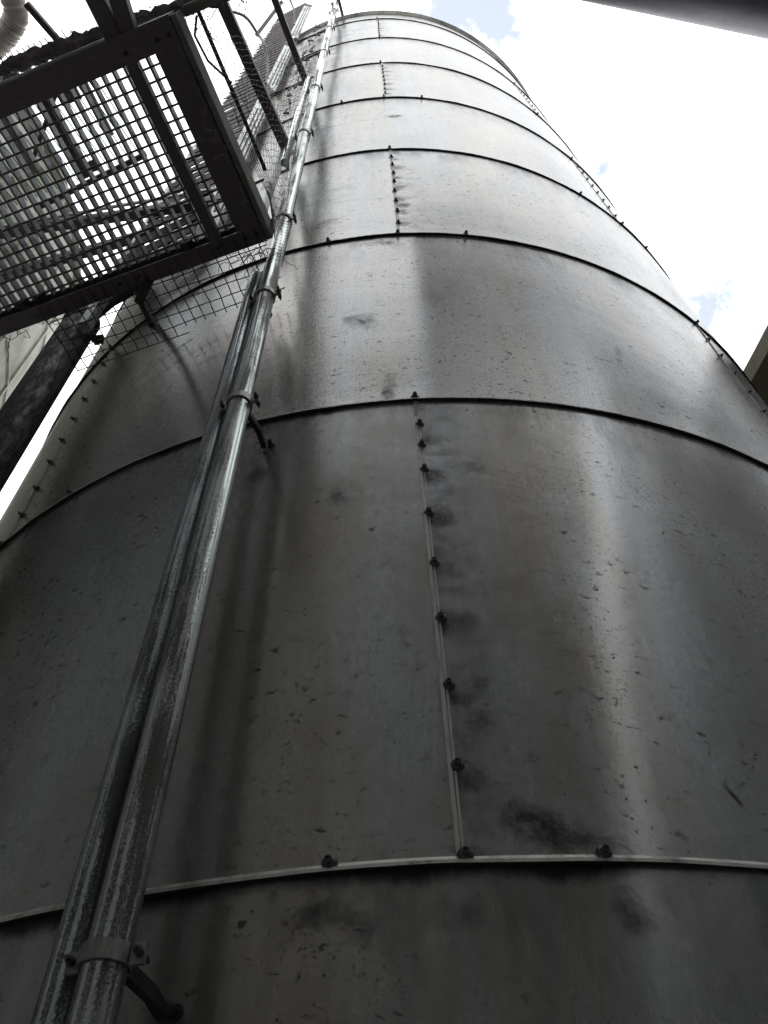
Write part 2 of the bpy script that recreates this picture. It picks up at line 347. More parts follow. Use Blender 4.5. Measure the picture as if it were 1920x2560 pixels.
# ------------------------------------------------------------------ the silo
silo = thing('silo', 'tall grey bolted sheet metal silo filling the middle of the view', 'silo', (0, TY, GZ))
AX = Vector((0, TY, 0))
def wp(az, r, z):                       # point on the silo wall, az measured round its axis from the side that faces the camera
    return Vector((r*math.sin(R(az)), TY - r*math.cos(R(az)), z))
def wob(az, z):                         # slight oil-canning of the sheets
    return 0.0022*noise.noise(Vector((az*0.06, z*1.7, 3.0))) + 0.0010*noise.noise(Vector((az*0.21, z*4.2, 9.0)))
EVEN = [1.3, 78.0, 150.0, 217.0, 288.0]
ODD = [40.1, 116.0, 184.0, 250.0, 322.9]
top = Z0 + 7*H + 0.416
for row in range(-2, 8):
    za, zb = Z0+row*H, min(Z0+(row+1)*H, top)
    if row == -2: za = GZ
    seams = EVEN if row % 2 == 0 else ODD
    for i, a0 in enumerate(seams):
        a1 = seams[(i+1) % 5] + (360 if i == 4 else 0)
        m = M(); na = int((a1-a0)/1.2); nz = 10
        rb = TR
        # outer skin, then the folded lip along the lower edge
        prof = [(0.0, zb)] + [(0.0, zb - (zb-za-0.02)*k/nz) for k in range(1, nz+1)] + [(0.0010, za+0.005)]
        ln = len(prof)
        for k in range(na+1):
            a = a0+(a1-a0)*k/na
            lw = 1 + 0.22*noise.noise(Vector((a*0.35, row*5.1, 0)))
            for j, (dr, z) in enumerate(prof):
                zj = z + (0.0022*noise.noise(Vector((a*0.11, row*3.7, 1.0))) if j > nz else 0)
                r = rb + (dr*lw if dr > 0.01 else dr) + (wob(a, z) if 0 < j <= nz-1 else 0)
                if k == 0: r += 0.0015
                m.v.append(wp(a, r, zj))
        for k in range(na):
            for j in range(ln-1):
                p = k*ln+j; m.f.append((p, p+1, p+1+ln, p+ln))
        o = m.build('sheet', MAT['sheet'], silo); autosmooth(o, 30)
        m = M(); lp = [(0.0008, za+0.012), (0.0030, za+0.006), (0.0080, za+0.0042), (0.0088, za+0.0035), (0.0088, za-0.0015), (-0.006, za-0.0015)]
        for k in range(na+1):
            a = a0+(a1-a0)*k/na; lw = 1+0.22*noise.noise(Vector((a*0.35, row*5.1, 0))); dz = 0.0022*noise.noise(Vector((a*0.11, row*3.7, 1.0)))
            for dr, z in lp: m.v.append(wp(a, TR+(dr*lw if dr > .007 else dr)+(0.001 if k == 0 else 0), z+dz))
        for k in range(na):
            for j in range(5): p = k*6+j; m.f.append((p, p+1, p+7, p+6))
        if row > -2:
            lo_ = autosmooth(m.build('joint_lip', MAT['lip'], silo), 30); lo_.data.materials.append(MAT['lip_shade'])
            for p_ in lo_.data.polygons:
                if p_.index % 5 == 4: p_.material_index = 1  # underside strip gets the painted shade
        # overlap strip along the sheet's left edge
        s = M()
        for off, wdt, pr in ((0.10, 0.0065, 0.0035), (0.36, 0.0035, 0.0022)):
            aw = math.degrees(wdt/TR); b0 = a0-0.05+off-0.1
            zt = zb-0.004; zl = za+0.014; nn = 14
            for q in range(nn+1):
                z = zl+(zt-zl)*q/nn; jj = 0.0006*noise.noise(Vector((z*9, a0, row)))/TR*57
                for (aa, rr) in ((b0, 0.0005), (b0, pr), (b0+aw, pr), (b0+aw, 0.0005)):
                    s.v.append(wp(aa+jj, TR+rr, z))
            base = len(s.v)-(nn+1)*4
            for q in range(nn):
                for e in range(3): p = base+q*4+e; s.f.append((p, p+1, p+5, p+4))
        s.build('overlap_strip', MAT['strip'], silo)
# bolts: a domed washer with a socket headed stud
bm = M(); ry = Matrix.Rotation(R(90), 4, 'X')      # local -Y points out of the wall
bm.lathe([(0.0, 0.0), (0.0105, 0.0), (0.0108, 0.0012), (0.0092, 0.0042), (0.0062, 0.0062), (0.0056, 0.0064), (0.0053, 0.013), (0.0047, 0.0142), (0.0031, 0.0142), (0.0028, 0.0115), (0.0, 0.0115)], 12, ry)
bolt_me = bm.mesh('bolt', MAT['bolt'], True)
if hasattr(bolt_me, 'set_sharp_from_angle'): bolt_me.set_sharp_from_angle(angle=R(40))
def bolt(az, z, s=1.0, out_=0.0005):
    o = link('bolt', bolt_me, silo); o.location = wp(az, TR+out_, z) - silo.location
    o.rotation_euler = (0, 0, R(az)); o.scale = (s, s, s); return o
for f_, a in ((0.908, 1.28), (0.833, 1.28), (0.751, 1.28), (0.622, 1.28), (0.494, 1.30), (0.373, 1.34), (0.249, 1.40), (0.125, 1.40)): bolt(a+0.28, Z0+f_*H, 1.05)
for row in range(-1, 8):
    if row == 0: continue
    if row % 2 == 0:
        for a in (1.25,):
            for k in range(1, 9):
                if row == 7: continue
                bolt(a+0.22+random.uniform(-.05, .05), Z0+(row+k/9+random.uniform(-.006, .006))*H, 1.0)
        for a in (78.3, 288.3):
            for k in range(1, 9, 2): bolt(a, Z0+(row+k/9)*H)
    else:
        for a in (40.1+.25, -37.1+.25):
            for k in range(1, 9 if row < 7 else 3): bolt(a+random.uniform(-.06, .06), Z0+(row+k/9+random.uniform(-.006, .006))*H, 1.0)
ringb = {0: (-3.91, 1.62, 7.25, -28), 1: (-28.5, 1.4, -37.5), 2: (1.3, 9.0, -6.6, 40.2, -36.9), 3: (31.85, 40.5, 46.5, 1.3), 4: (-6.7, 1.15, 8.15, 39.8), 5: (1.1, 39.2), 6: (1.4, 39.5), 7: (1.3,)}
for k, l in ringb.items():
    for a in l: bolt(a, Z0+k*H+0.012, 1.1, 0.004)
# top rim: a rolled angle, closed by a shallow roof
m = M(); prof = [(0.0, top-0.05), (0.012, top-0.05), (0.012, top-0.044), (0.0, top-0.042), (0.0, top-0.012), (0.03, top-0.012), (0.03, top+0.006), (0.0, top+0.01), (-0.2, top+0.05), (-TR, top+0.45)]
for k in range(241):
    for dr, z in prof: m.v.append(wp(k*1.5, TR+0.001+dr, z))
ln = len(prof)
for k in range(240):
    for j in range(ln-1): p = k*ln+j; m.f.append((p, p+ln, p+ln+1, p+1))
autosmooth(m.build('rim', MAT['lip'], silo), 30)

# ------------------------------------------------------------------ the pair of downpipes
def vpipe(name, az, D, r, z0, z1, mat, parent, n=24, nseg=None, lean=0.0):
    m = M(); nseg = nseg or max(4, int((z1-z0)/0.25)); pts = []
    for k in range(nseg+1):
        z = z0+(z1-z0)*k/nseg
        p = at(az, D, z); p.x += 0.0012*noise.noise(Vector((z*1.3, az, 0))); p.y += lean*(z-z0); pts.append(p)
    m.tube(pts, r, n, False)
    # hollow ends
    m.tube([pts[-1], pts[-1]+Vector((0, 0, -0.12))], r*0.9, n, False)
    top_ = pts[-1]; b = len(m.v)
    for rr in (r, r*0.9):
        m.v += [top_+Vector((math.cos(2*math.pi*k/n)*rr, math.sin(2*math.pi*k/n)*rr, 0)) for k in range(n)]
    m.f += [(b+k, b+(k+1) % n, b+n+(k+1) % n, b+n+k) for k in range(n)]
    b = len(m.v); m.v += [pts[0]+Vector((math.cos(2*math.pi*k/n)*r, math.sin(2*math.pi*k/n)*r, 0)) for k in range(n)]; m.f.append(tuple(range(b, b+n)))
    return autosmooth(m.build(name, mat, parent), 40)
PA = (-21.45, 1.01, 0.0262)
pa = thing('downpipe', 'long galvanised downpipe clamped up the front of the silo, right one of the pair', 'pipe', at(PA[0], PA[1], GZ))
vpipe('pipe', *PA, GZ, 11.0, MAT['pipe'], pa)
wall_dir = Vector((math.sin(R(-12)), -math.cos(R(-12)), 0))
for t in (0.409, 1.648, 2.27, 2.95, 4.22, 5.33, 6.62, 7.83, 9.05):
    z = t*1.0; c = at(PA[0], PA[1], z); m = M()
    lat = Vector((math.cos(R(12)), -math.sin(R(12)), 0)).normalized()      # along the wall, to the right
    # open band round the pipe
    r1 = PA[2]+0.0012; r2 = r1+0.003; hb = 0.011
    m.lathe([(r1, z-hb), (r2, z-hb), (r2, z+hb), (r1, z+hb), (r1, z-hb)], 28, Matrix.Translation((c.x, c.y, 0)))
    o = autosmooth(m.build('clamp', MAT['clamp'], pa), 40)
    for s_ in (1, -1):
        e = c + lat*s_*(r2+0.001); m = M(); m.box(e, e+lat*s_*0.018, 0.006, 0.024); m.build('clamp_ear', MAT['clamp'], pa)
        e = c + lat*s_*(r2+0.012); back = Vector((0.1, 1, 0)).normalized(); m = M()
        m.tube([e-back*0.020, e-back*0.012, e-back*0.0119, e+back*0.016, e+back*0.0161, e+back*0.022], lambda i: (0.003, 0.003, 0.0055, 0.0055, 0.003, 0.003)[i], 6); m.build('clamp_bolt', MAT['bolt'], pa)
    # strut back to the silo wall
    if t < 2:
        az_w = -10.0; wz = z+0.038 if t > 1 else z-0.005
        e = wp(az_w, TR+0.004, wz); s0_ = c+Vector((0.012, 0.022, 0))
        mid = s0_.lerp(e, 0.55)+Vector((0.006, 0, 0))
        m = M(); m.box(s0_, mid, 0.012, 0.018); m.box(mid, e, 0.012, 0.018)
        m.build('bracket', MAT['strut'], pa)
        m = M(); m.tube([wp(az_w+0.5, TR-0.01, wz), wp(az_w+0.5, TR+0.02, wz)], 0.0055, 6); m.tube([wp(az_w+0.5, TR, wz), wp(az_w+0.5, TR+0.006, wz)], 0.010, 8)
        m.build('bracket_bolt', MAT['bolt'], pa)
pb = thing('downpipe', 'shorter dark stained pipe behind and left of the long downpipe, ending open below the platform', 'pipe', at(-23.5, 1.07, GZ))
vpipe('pipe', -23.5, 1.07, 0.0262, GZ, 2.52, MAT['pipeb'], pb)
m = M(); z = 2.40; c = at(-23.5, 1.07, z); m.box(c+Vector((0.02, -0.02, 0)), c+Vector((0.045, -0.035, -0.01)), 0.012, 0.012); m.build('lug', MAT['bolt'], pb)
m = M(); m.box(c+Vector((0.0, 0.0, -.14)), c+Vector((0.06, 0.03, -.10)), 0.014, 0.014); m.build('bracket', MAT['strut'], pb)
# square and round pipes above
pc = thing('downpipe', 'galvanised pipe beside the long downpipe above the platform under wire netting', 'pipe', at(-24.4, 1.05, 3.78))
vpipe('pipe', -24.45, 1.05, 0.0185, 3.80, 5.75, MAT['pipe'], pc)
m = M(); c0 = at(-23.2, 1.03, 3.66); c1 = at(-24.45, 1.05, 3.82); m.tube([c0, c1], 0.004, 16, True, 0.0185); m.build('cone_end', MAT['strut'], pc)
pd = thing('duct', 'grey square box duct with a dark side beside the platform corner', 'duct', at(-26.4, 1.13, 3.28))
m = M(); a = at(-26.5, 1.12, 3.30); b = at(-26.0, 1.12, 4.30); m.box(a, b, 0.052, 0.045, (0.3, 1, 0), 0.008); m.build('duct_body', MAT['stringer'], pd)

# ------------------------------------------------------------------ walkway platform with steel grating
PZ = 2.6; O = Vector((-0.391, 0.888, PZ)); U = Vector((-0.9645, 0.2640, 0)).normalized(); V = Vector((-0.2640, -0.9645, 0)).normalized()
def pf(u, v, z=0.0): return O + U*u + V*v + Vector((0, 0, z))
plat = thing('walkway_platform', 'dark steel walkway platform with open grating seen from below, upper left', 'platform', pf(1.0, 0.3))
L = 2.1
def bar(name, p, q, w, h, mat, parent, bev=0.004): m = M(); m.box(p, q, w, h, bev=bev); return m.build(name, mat, parent)
def channel(name, p, q, w, h, inward, mat, parent):
    """channel section: bottom flange, web on the outer side, top flange"""
    m = M(); inward = Vector(inward).normalized()
    m.box(p+Vector((0, 0, 0.004)), q+Vector((0, 0, 0.004)), w, 0.008)
    m.box(p-inward*(w/2-0.004)+Vector((0, 0, h/2+.004)), q-inward*(w/2-0.004)+Vector((0, 0, h/2+.004)), 0.008, h-0.008)
    m.box(p+Vector((0, 0, h+0.004)), q+Vector((0, 0, h+0.004)), w, 0.008)
    return m.build(name, mat, parent)
def worn(name, a, b):                    # old paint worn through to rust in patches
    n = N(name); P = n.obj(); f = n.noise(P, 16, 8, 0.7); g = n.noise(P, 90, 4, 0.7)
    m_ = n.step(n.math('ADD', n.math('MULTIPLY', f, 0.7), n.math('MULTIPLY', g, 0.3)), 0.54, 0.60)
    return n.out(n.mix(m_, a, b), n.step(g, 0.3, 0.7, 0.42, 0.62), 0.0, n.bump(n.math('ADD', m_, g), 0.35, 0.0012))
MAT['beam2'] = worn('worn_brown_black_steel', (0.085, 0.066, 0.085), (0.15, 0.095, 0.075))
channel('frame_beam', pf(-0.002, 0.027), pf(L, 0.027), 0.055, 0.08, V, MAT['beam2'], plat)
channel('frame_beam', pf(0.039, 0.056), pf(0.039, 0.590), 0.078, 0.08, U, MAT['beam2'], plat)
channel('frame_beam', pf(-0.002, 0.628), pf(L, 0.628), 0.075, 0.08, -V, MAT['beam2'], plat)
bar('cross_beam', pf(0.156, 0.057, 0.022), pf(0.156, 0.589, 0.022), 0.034, 0.044, MAT['beam2'], plat)
bar('cross_beam', pf(1.25, 0.057, 0.022), pf(1.25, 0.589, 0.022), 0.034, 0.044, MAT['beam2'], plat)
gb = M(); gb.box(Vector((0, 0, 0)), V*0.533, 0.0068, 0.033); gm = gb.mesh('grating_bar', MAT['grate'])
k = 0; u = 0.082
while u < L:
    o = link('grating_bar', gm, plat); o.location = pf(u+random.uniform(-.0008, .0008), 0.057, 0.060) - plat.location; u += 0.0365
gr = M(); gr.box(Vector((0, 0, 0)), U*(L-0.08), 0.0060, 0.0060); rm = gr.mesh('grating_rod', MAT['rod'])
for i in range(14):
    o = link('grating_rod', rm, plat); o.location = pf(0.079, 0.075+i*0.0375, 0.0485) - plat.location
# braces running on past the rear beam, toe boards and rails
bar('brace', pf(0.172, 0.665, 0.035), pf(0.18, 1.25, 0.035), 0.050, 0.05, MAT['beam'], plat)
bar('brace', pf(0.128, 0.665, 0.035), pf(0.02, 1.30, 0.035), 0.046, 0.05, MAT['beam'], plat)
# bolt blocks hanging on the beam and small clips
for (u_, v_, w_) in ((0.86, 0.066, 0.035), (0.80, 0.064, 0.02), (0.24, 0.062, 0.03)):
    bar('clip', pf(u_, v_, 0.014), pf(u_+w_, v_, 0.03), 0.035, 0.03, MAT['strut'], plat)
for (u_, v_) in ((.02, .03), (.06, .03), (.02, .62), (.055, .62), (.156, .03), (.156, .62), (.45, .03), (.52, .03), (1.0, .03), (1.07, .03)):
    m = M(); p = pf(u_, v_, 0); m.tube([p+Vector((0, 0, -.006)), p], 0.0065, 6); m.tube([p+Vector((0, 0, -.011)), p], 0.0032, 6); m.build('bolt_head', MAT['strut'], plat)
tb = M(); tb.box(pf(-0.013, 0.0, 0.049), pf(-0.013, 0.66, 0.049), 0.018, 0.092, bev=0.003)
tag(tb.build('toe_board', MAT['timber']), 'grey green weathered timber board along the right edge of the platform', 'board')
tb = M(); tb.box(pf(-0.025, 0.652, 0.135), pf(-0.75, 0.652, 0.135), 0.028, 0.08, bev=0.004)
tag(tb.build('timber_board', MAT['timber']), 'grey timber board running right from the platform\'s rear corner', 'board')
tb = M(); tb.box(pf(0.16, 0.667, 0.05), pf(L, 0.672, 0.05), 0.008, 0.045)
tag(tb.build('light_strip', MAT['stringer']), 'thin pale metal strip along the rear beam of the platform', 'strip')
# rough beam beyond the rear edge, its surface broken up
m = M(); b = Vector((-2.2, 0.60, 2.87)); a = Vector((-0.20, 0.175, 2.87)); nx = 200; ns = 14
for i in range(nx+1):
    p = a.lerp(b, i/nx)
    for k in range(ns):
        an = 2*math.pi*k/ns; q = p + V*math.cos(an)*0.022 + Vector((0, 0, 1))*math.sin(an)*0.03
        q += (V*math.cos(an)+Vector((0, 0, math.sin(an))))*(0.010*noise.noise(q*14)+0.012*noise.noise(q*45)+0.008*noise.noise(q*110)); m.v.append(q)
for i in range(nx):
    for k in range(ns): m.f.append((i*ns+k, i*ns+(k+1) % ns, (i+1)*ns+(k+1) % ns, (i+1)*ns+k))
rb_ = thing('rough_beam', 'rough dark lichen covered beam beyond the rear edge of the platform', 'beam', a)
m.build('beam_body', MAT['rough'], rb_)
tw = M()
for i in range(120):
    t = random.random(); p = a.lerp(b, t)+V*random.choice((-1, 1, -1))*random.uniform(.02, .03); q = p+V*random.uniform(-.03, .02)+U*random.uniform(-.02, .02)+Vector((0, 0, random.uniform(-.03, .03)))
    tw.tube([p, p.lerp(q, .5)+Vector((random.uniform(-.006, .006),)*3), q], 0.0012, 4)
tag(tw.build('twigs', MAT['rough'], rb_), None, None, None, 'stuff')

# handrail of the platform
hr = thing('handrail', 'thin dark handrail pipe crossing above the platform edge', 'handrail', at(-62.7, .745, 3.6))
m = M(); m.tube([at(-72, .70, 3.6), S(-62.7, 4.83, 3.6), S(-52.2, 4.57, 3.6), S(-36.3, 3.89, 3.6), S(-28.15, 3.41, 3.6)], 0.0085, 10); autosmooth(m.build('rail', MAT['strut'], hr))
m = M(); m.tube([S(-62.4, 4.75, 3.62), S(-59, 4.45, 3.6), S(-52.5, 4.33, 3.6), S(-44.5, 4.35, 3.62)], 0.005, 8); autosmooth(m.build('cable', MAT['strut'], hr))

# ------------------------------------------------------------------ horizontal brackets from the silo, above the platform
def beamthing(name, label, cat, p, q, w, h, mat, group=None):
    m = M(); m.box(p, q, w, h, bev=0.003); o = m.build(name, mat); return tag(o, label, cat, group)
beamthing('bracket_beam', 'dark steel bracket beam above the platform handrail, ending at the downpipes', 'beam', S(-61.6, 5.56, 4.2)*1.3-S(-23.9, 3.76, 4.2)*.3, S(-23.9, 3.76, 4.2), 0.050, 0.05, MAT['beam'])
beamthing('bracket_beam', 'higher dark steel beam crossing in front of the stair treads', 'beam', S(-52.5, 7.6, 6.2), S(-25.1, 5.39, 6.2), 0.042, 0.05, MAT['beam'])
beamthing('rim_bracket', 'short dark steel arm resting on the silo rim, top edge of the photo', 'beam', at(-22.0, .93, 9.78), at(-15.5, 1.14, 9.80), 0.030, 0.03, MAT['beam'])
beamthing('rim_bracket', 'dark steel arm meeting the rim just behind the downpipe top', 'beam', at(-23.5, 1.02, 9.78), at(-19.3, 1.18, 9.80), 0.030, 0.03, MAT['beam'])
beamthing('cross_bar', 'lowest thin black bar between stair and downpipe', 'bar', S(-36, 4.45, 6.4), S(-24.0, 5.5, 6.4), 0.016, 0.02, MAT['strut'])
beamthing('cross_bar', 'middle thin black bar between stair and downpipe, above the lowest', 'bar', S(-33, 5.5, 7.6), S(-22.8, 6.55, 7.6), 0.016, 0.02, MAT['strut'])
beamthing('cross_bar', 'topmost thin black bar under the silo rim by the downpipe', 'bar', S(-33, 6.5, 8.9), S(-22.8, 7.65, 8.9), 0.018, 0.02, MAT['strut'])
# beams seen through the grating
beamthing('overhead_beam', 'steel beam seen through the grating, upper one of two', 'beam', at(-58.2, 2.36, 4.0), at(-33.8, 1.40, 4.02), 0.040, 0.07, MAT['beam'])
beamthing('overhead_beam', 'steel beam seen through the grating, lower one of two', 'beam', at(-54.2, 2.50, 4.0), at(-41.5, 1.72, 4.02), 0.040, 0.07, MAT['beam'])
beamthing('light_batten', 'pale thin batten beside the upper beam behind the grating', 'batten', at(-58.6, 2.34, 4.02), at(-35.4, 1.36, 4.04), 0.012, 0.03, MAT['stringer'])

# an old gantry far above, seen in pieces through the grating
gn = thing('gantry', 'ragged grey gantry frame high above, seen through the grating at upper left', 'gantry', at(-64, 2.6, 6.4))
GU = U; GV = V; G0 = at(-66, 2.72, 6.4)
def gp(u, v, z=0): return G0+GU*u+GV*v+Vector((0, 0, z))
for (p, q, w_, h_, mt) in ((gp(-.7, .10), gp(.9, .10), .05, .08, 'beam'), (gp(-.6, -.55), gp(.4, -.62), .04, .06, 'strut'), (gp(-.42, -.35), gp(-.42, .30), .06, .04, 'timber'), (gp(-.1, -.55), gp(-.1, .30), .05, .06, 'strut'),
        (gp(.25, -.4), gp(.25, .3), .10, .05, 'timber'), (gp(-.42, .2), gp(.2, -.3), .03, .03, 'strut')):
    bar('frame_bar', p, q, w_, h_, MAT[mt], gn)
for (u_, v_, a_, b_) in ((-.34, .0, .16, .14), (.0, .2, .12, .16), (.40, -.05, .24, .2), (-.5, .25, .12, .1), (-.2, -.5, .14, .08)):
    m = M(); m.box(gp(u_, v_, .06), gp(u_+a_, v_, .06), b_, .02); m.build('deck_plate', MAT['grate'], gn)
m = M()
for i in range(34): m.tube([gp(-.6+i*.045, -.55, .02), gp(-.45+i*.045, .35, .02)], .004, 4)
tag(m.build('mesh_wires', MAT['strut'], gn), None, None, None, 'stuff')
# ------------------------------------------------------------------ steep stair with slatted treads
PR = at(-36.3, 1.45, 0); PL = at(-43.4, 1.785, 0)
st = thing('stairway', 'steep brown stair with close treads rising beside the silo to the top edge', 'stairway', at(-40, 1.6, GZ))
d_ = (PL-PR).normalized(); nrm = Vector((d_.y, -d_.x, 0))
if nrm.y > 0: nrm = -nrm
tm = M(); tm.box(Vector((0, 0, 0)), PL-PR, 0.007, 0.130, up=(0, 0, 1))
tme = tm.mesh('tread', MAT['tread'])
z = 3.3
while z < 12.6:
    o = link('tread', tme, st); o.location = PR + Vector((0, 0, z)) - st.location; o.rotation_euler = (0, 0, R(random.uniform(-.5, .5))); z += 0.190
# ragged nosings on the outer ends
m = M(); z = 3.3
while z < 12.4:
    e = PL+Vector((0, 0, z)); m.box(e, e+d_*random.uniform(.01, .045)+Vector((0, 0, random.uniform(-.02, .05))), .008, random.uniform(.02, .06)); z += .19
m.build('tread_end', MAT['timber'], st)
m = M(); m.box(PL+d_*0.012+nrm*-.02+Vector((0, 0, 3.0)), PL+d_*0.012+nrm*-.02+Vector((0, 0, 6.9)), 0.03, 0.05); m.build('outer_stringer', MAT['stringer'], st)
Q = at(-32.9, 1.385, 0); dq = (Q-PR)
for (t0, t1) in ((2.6, 4.40), (4.66, 6.12), (6.45, 8.3)):
    za, zb = t0*1.45, t1*1.45
    m = M(); nn = dq.normalized().cross(Vector((0, 0, 1)))
    vs = []
    for off in (0, 0.012):
        vs += [PR+nn*off+Vector((0, 0, za+.25)), Q+nn*off+Vector((0, 0, za-.18)), Q+nn*off+Vector((0, 0, zb-.35)), PR+nn*off+Vector((0, 0, zb))]
    m.add(vs, [(0, 1, 2, 3), (7, 6, 5, 4), (0, 4, 5, 1), (1, 5, 6, 2), (2, 6, 7, 3), (3, 7, 4, 0)])
    m.build('inner_stringer', MAT['stringer'], st)
    for f_ in (0.35, 0.62, 0.9):
        m = M(); p = PR+dq*f_; s_ = nn if (nn.y < 0) else -nn; p = p + s_*0.012
        m.box(p+Vector((0, 0, za+.05)), p+Vector((0, 0, zb-.35)), 0.010, 0.006, up=(0, 1, 0)); m.build('stiffener', MAT['timber'], st)
    m = M(); p = Q+Vector((0, -.02, zb-.3)); m.box(PR+Vector((0, -.02, zb+.05)), p, 0.014, 0.03); m.build('joint_plate', MAT['strut'], st)
# clutter of dark clamps between stair and downpipe
m = M()
for i in range(26):
    z = 5.4+i*0.16; c = at(-28.5+1.2*math.sin(i*1.3)+i*0.05, 1.22, z)
    m.box(c, c+Vector((random.uniform(-.02, .02), random.uniform(-.01, .01), .15)), random.uniform(.005, .015), random.uniform(.005, .015))
    if i % 3 == 0: m.box(c, c+Vector((random.uniform(.02, .05), 0, random.uniform(-.03, .03))), .012, .012)
tag(m.build('cable_ladder', MAT['strut']), 'ragged black cable ladder climbing between stair and downpipe', 'cable ladder')

# conduits and struts against the sky
def tubething(name, label, cat, pts, r, mat, n=8, group=None):
    m = M(); m.tube(pts, r, n); o = autosmooth(m.build(name, mat)); return tag(o, label, cat, group)
def smooth(pts, k=6):
    out_ = []
    P_ = [Vector(p) for p in pts]; P_ = [P_[0]*2-P_[1]] + P_ + [P_[-1]*2-P_[-2]]
    for i in range(1, len(P_)-2):
        for j in range(k):
            t = j/k; a, b, c, d = P_[i-1:i+3]
            out_.append(0.5*((2*b)+(c-a)*t+(2*a-5*b+4*c-d)*t*t+(3*b-a-3*c+d)*t**3))
    return out_+[P_[-2]]
tubething('conduit', 'curved conduit hanging in front of the stair treads', 'conduit', smooth([S(-58.5, 5.5, 7.5), S(-53, 5.89, 7.5), S(-46.3, 5.8, 7.5), S(-43, 5.7, 7.4), S(-39.4, 5.36, 7.3), S(-36.3, 4.87, 7.1)]), 0.012, MAT['wirel'])
tubething('conduit', 'upper curved conduit crossing the top of the stair', 'conduit', smooth([S(-60, 8.0, 9.6), S(-50, 8.2, 9.6), S(-43.5, 8.02, 9.6), S(-39.3, 7.63, 9.5), S(-36.7, 7.1, 9.4)]), 0.010, MAT['wirel'])
beamthing('angle_strut', 'ribbed angle strut against the sky left of the stair', 'strut', S(-46.5, 5.75, 7.6), S(-46.0, 7.6, 8.6), 0.030, 0.02, MAT['strut'])
tubething('sagging_cable', 'thin cable sagging across the sky above the platform', 'cable', smooth([S(-70, 5.2, 7), S(-62, 5.6, 7), S(-56, 5.6, 6.9), S(-51, 5.3, 6.9)]), 0.007, MAT['strut'])

# ------------------------------------------------------------------ wire netting
net = thing('wire_infill', 'rusty welded wire mesh filling the gap between platform and silo', 'wire mesh', pf(.4, -.05))
def outside(p): return (p.x**2+(p.y-TY)**2)**.5 > TR+0.012
for i in range(21):                                  # wires running away from the platform, ends bent
    u = 0.02+i*0.040+random.uniform(-.004, .004); pts = []
    for k in range(12):
        v = 0.05-k*0.028
        p = pf(u+0.006*noise.noise(Vector((u*9, v*14, 0))), v, -0.01-0.02*max(0, -v)*2+0.006*noise.noise(Vector((u*7, v*20, 4))))
        if not outside(p): break
        if -v > 0.21+0.05*noise.noise(Vector((u*5, 0, 7))): break
        pts.append(p)
    if len(pts) > 2:
        m = M(); m.tube(pts, 0.0019, 5); m.build('wire', MAT['wire'], net)
for j in range(6):
    pts = []; v = -0.008-j*0.038
    for k in range(40):
        u = k*0.021
        p = pf(u, v+0.004*noise.noise(Vector((u*8, j*3.0, 1))), -0.012-0.02*max(0, -v)*2+0.004*noise.noise(Vector((u*8, j, 2))))
        if outside(p): pts.append(p)
    if len(pts) > 2:
        m = M(); m.tube(pts, 0.0019, 5); m.build('wire', MAT['wire'], net)
beamthing('mesh_bracket', 'dark bracket holding the wire mesh between platform and silo', 'bracket', pf(.475, 0.0, -.01), wp(-28.7, TR+.003, 2.94), 0.020, 0.025, MAT['strut'])
beamthing('hanger_block', 'small dark hanger block under the platform\'s front beam', 'bracket', pf(.42, 0.01, -.005), pf(.49, -.045, -.01), 0.03, 0.03, MAT['strut'])

# netting draped from the board over the long downpipe
def netsheet(name, label, fn, nu, nv, r, mat, diag=0.0):
    root = thing(name, label, 'wire netting', fn(0, 0)); m = M()
    for i in range(nu+1):
        m.tube([fn(i/nu + diag*(k % 2)/nu*0.5, k/nv/1.0) for k in range(nv+1)], r, 4, False)
    for j in range(nv+1):
        m.tube([fn(i/nu + diag*(j % 2)/nu*0.5, j/nv) for i in range(nu+1)], r, 4, False)
    o = m.build('wires', mat, root); tag(o, None, None, None, 'stuff'); return root
def drape(s, t):                                     # s across (board to pipe), t up
    a = pf(-0.03, 0.30+0.02*math.sin(t*5), 0.16); a = pf(-0.03, 0.02+0.60*(1-(1-t)**1.0), 0.16+0.0*t)
    b = at(-22.6+0.6*math.sin(t*9), 0.965-0.02*t, 2.62+t*3.0)
    p = a.lerp(b, s); p += Vector((0, -0.02, -0.10))*math.sin(s*math.pi)*(0.6+0.4*t)
    p += Vector((noise.noise(p*9), noise.noise(p*9+Vector((5, 0, 0))), noise.noise(p*9+Vector((0, 5, 0)))))*0.012
    return p
netsheet('wire_netting', 'loose wire netting draped from the timber board up to the downpipe', drape, 22, 30, 0.0009, MAT['wire'], 0.4)
def wrap(s, t):                                      # sleeve of netting wound over the pipe
    an = R(-70+190*s); z = 2.45+t*2.3; c = at(PA[0]-0.3, PA[1], z+0.12*s)
    rr = PA[2]+0.004+0.008*abs(noise.noise(Vector((an*1.2, z*3, 0))))
    lx = Vector((math.cos(R(21)), math.sin(R(21)), 0)); ly = Vector((math.sin(R(-21)), math.cos(R(-21)), 0))
    return c + lx*math.sin(an)*rr*1.2 - ly*math.cos(an)*rr
netsheet('wire_netting', 'fine wire netting wrapped round the long downpipe beside the platform corner', wrap, 3, 80, 0.0006, MAT['wire'], 0.0)
def fine(s, t):
    a = at(-34+4*s*0, 1.33, 5.2+t*4.0); b = at(-23.6, 1.06, 5.0+t*4.3); p = a.lerp(b, s)
    return p+Vector((0, 0, .05*noise.noise(p*4)))+Vector((noise.noise(p*6), noise.noise(p*6.5), 0))*0.01
netsheet('wire_netting', 'fine wire netting spread between the stair and the downpipe high up', fine, 8, 44, 0.0009, MAT['wire'], 0.0)
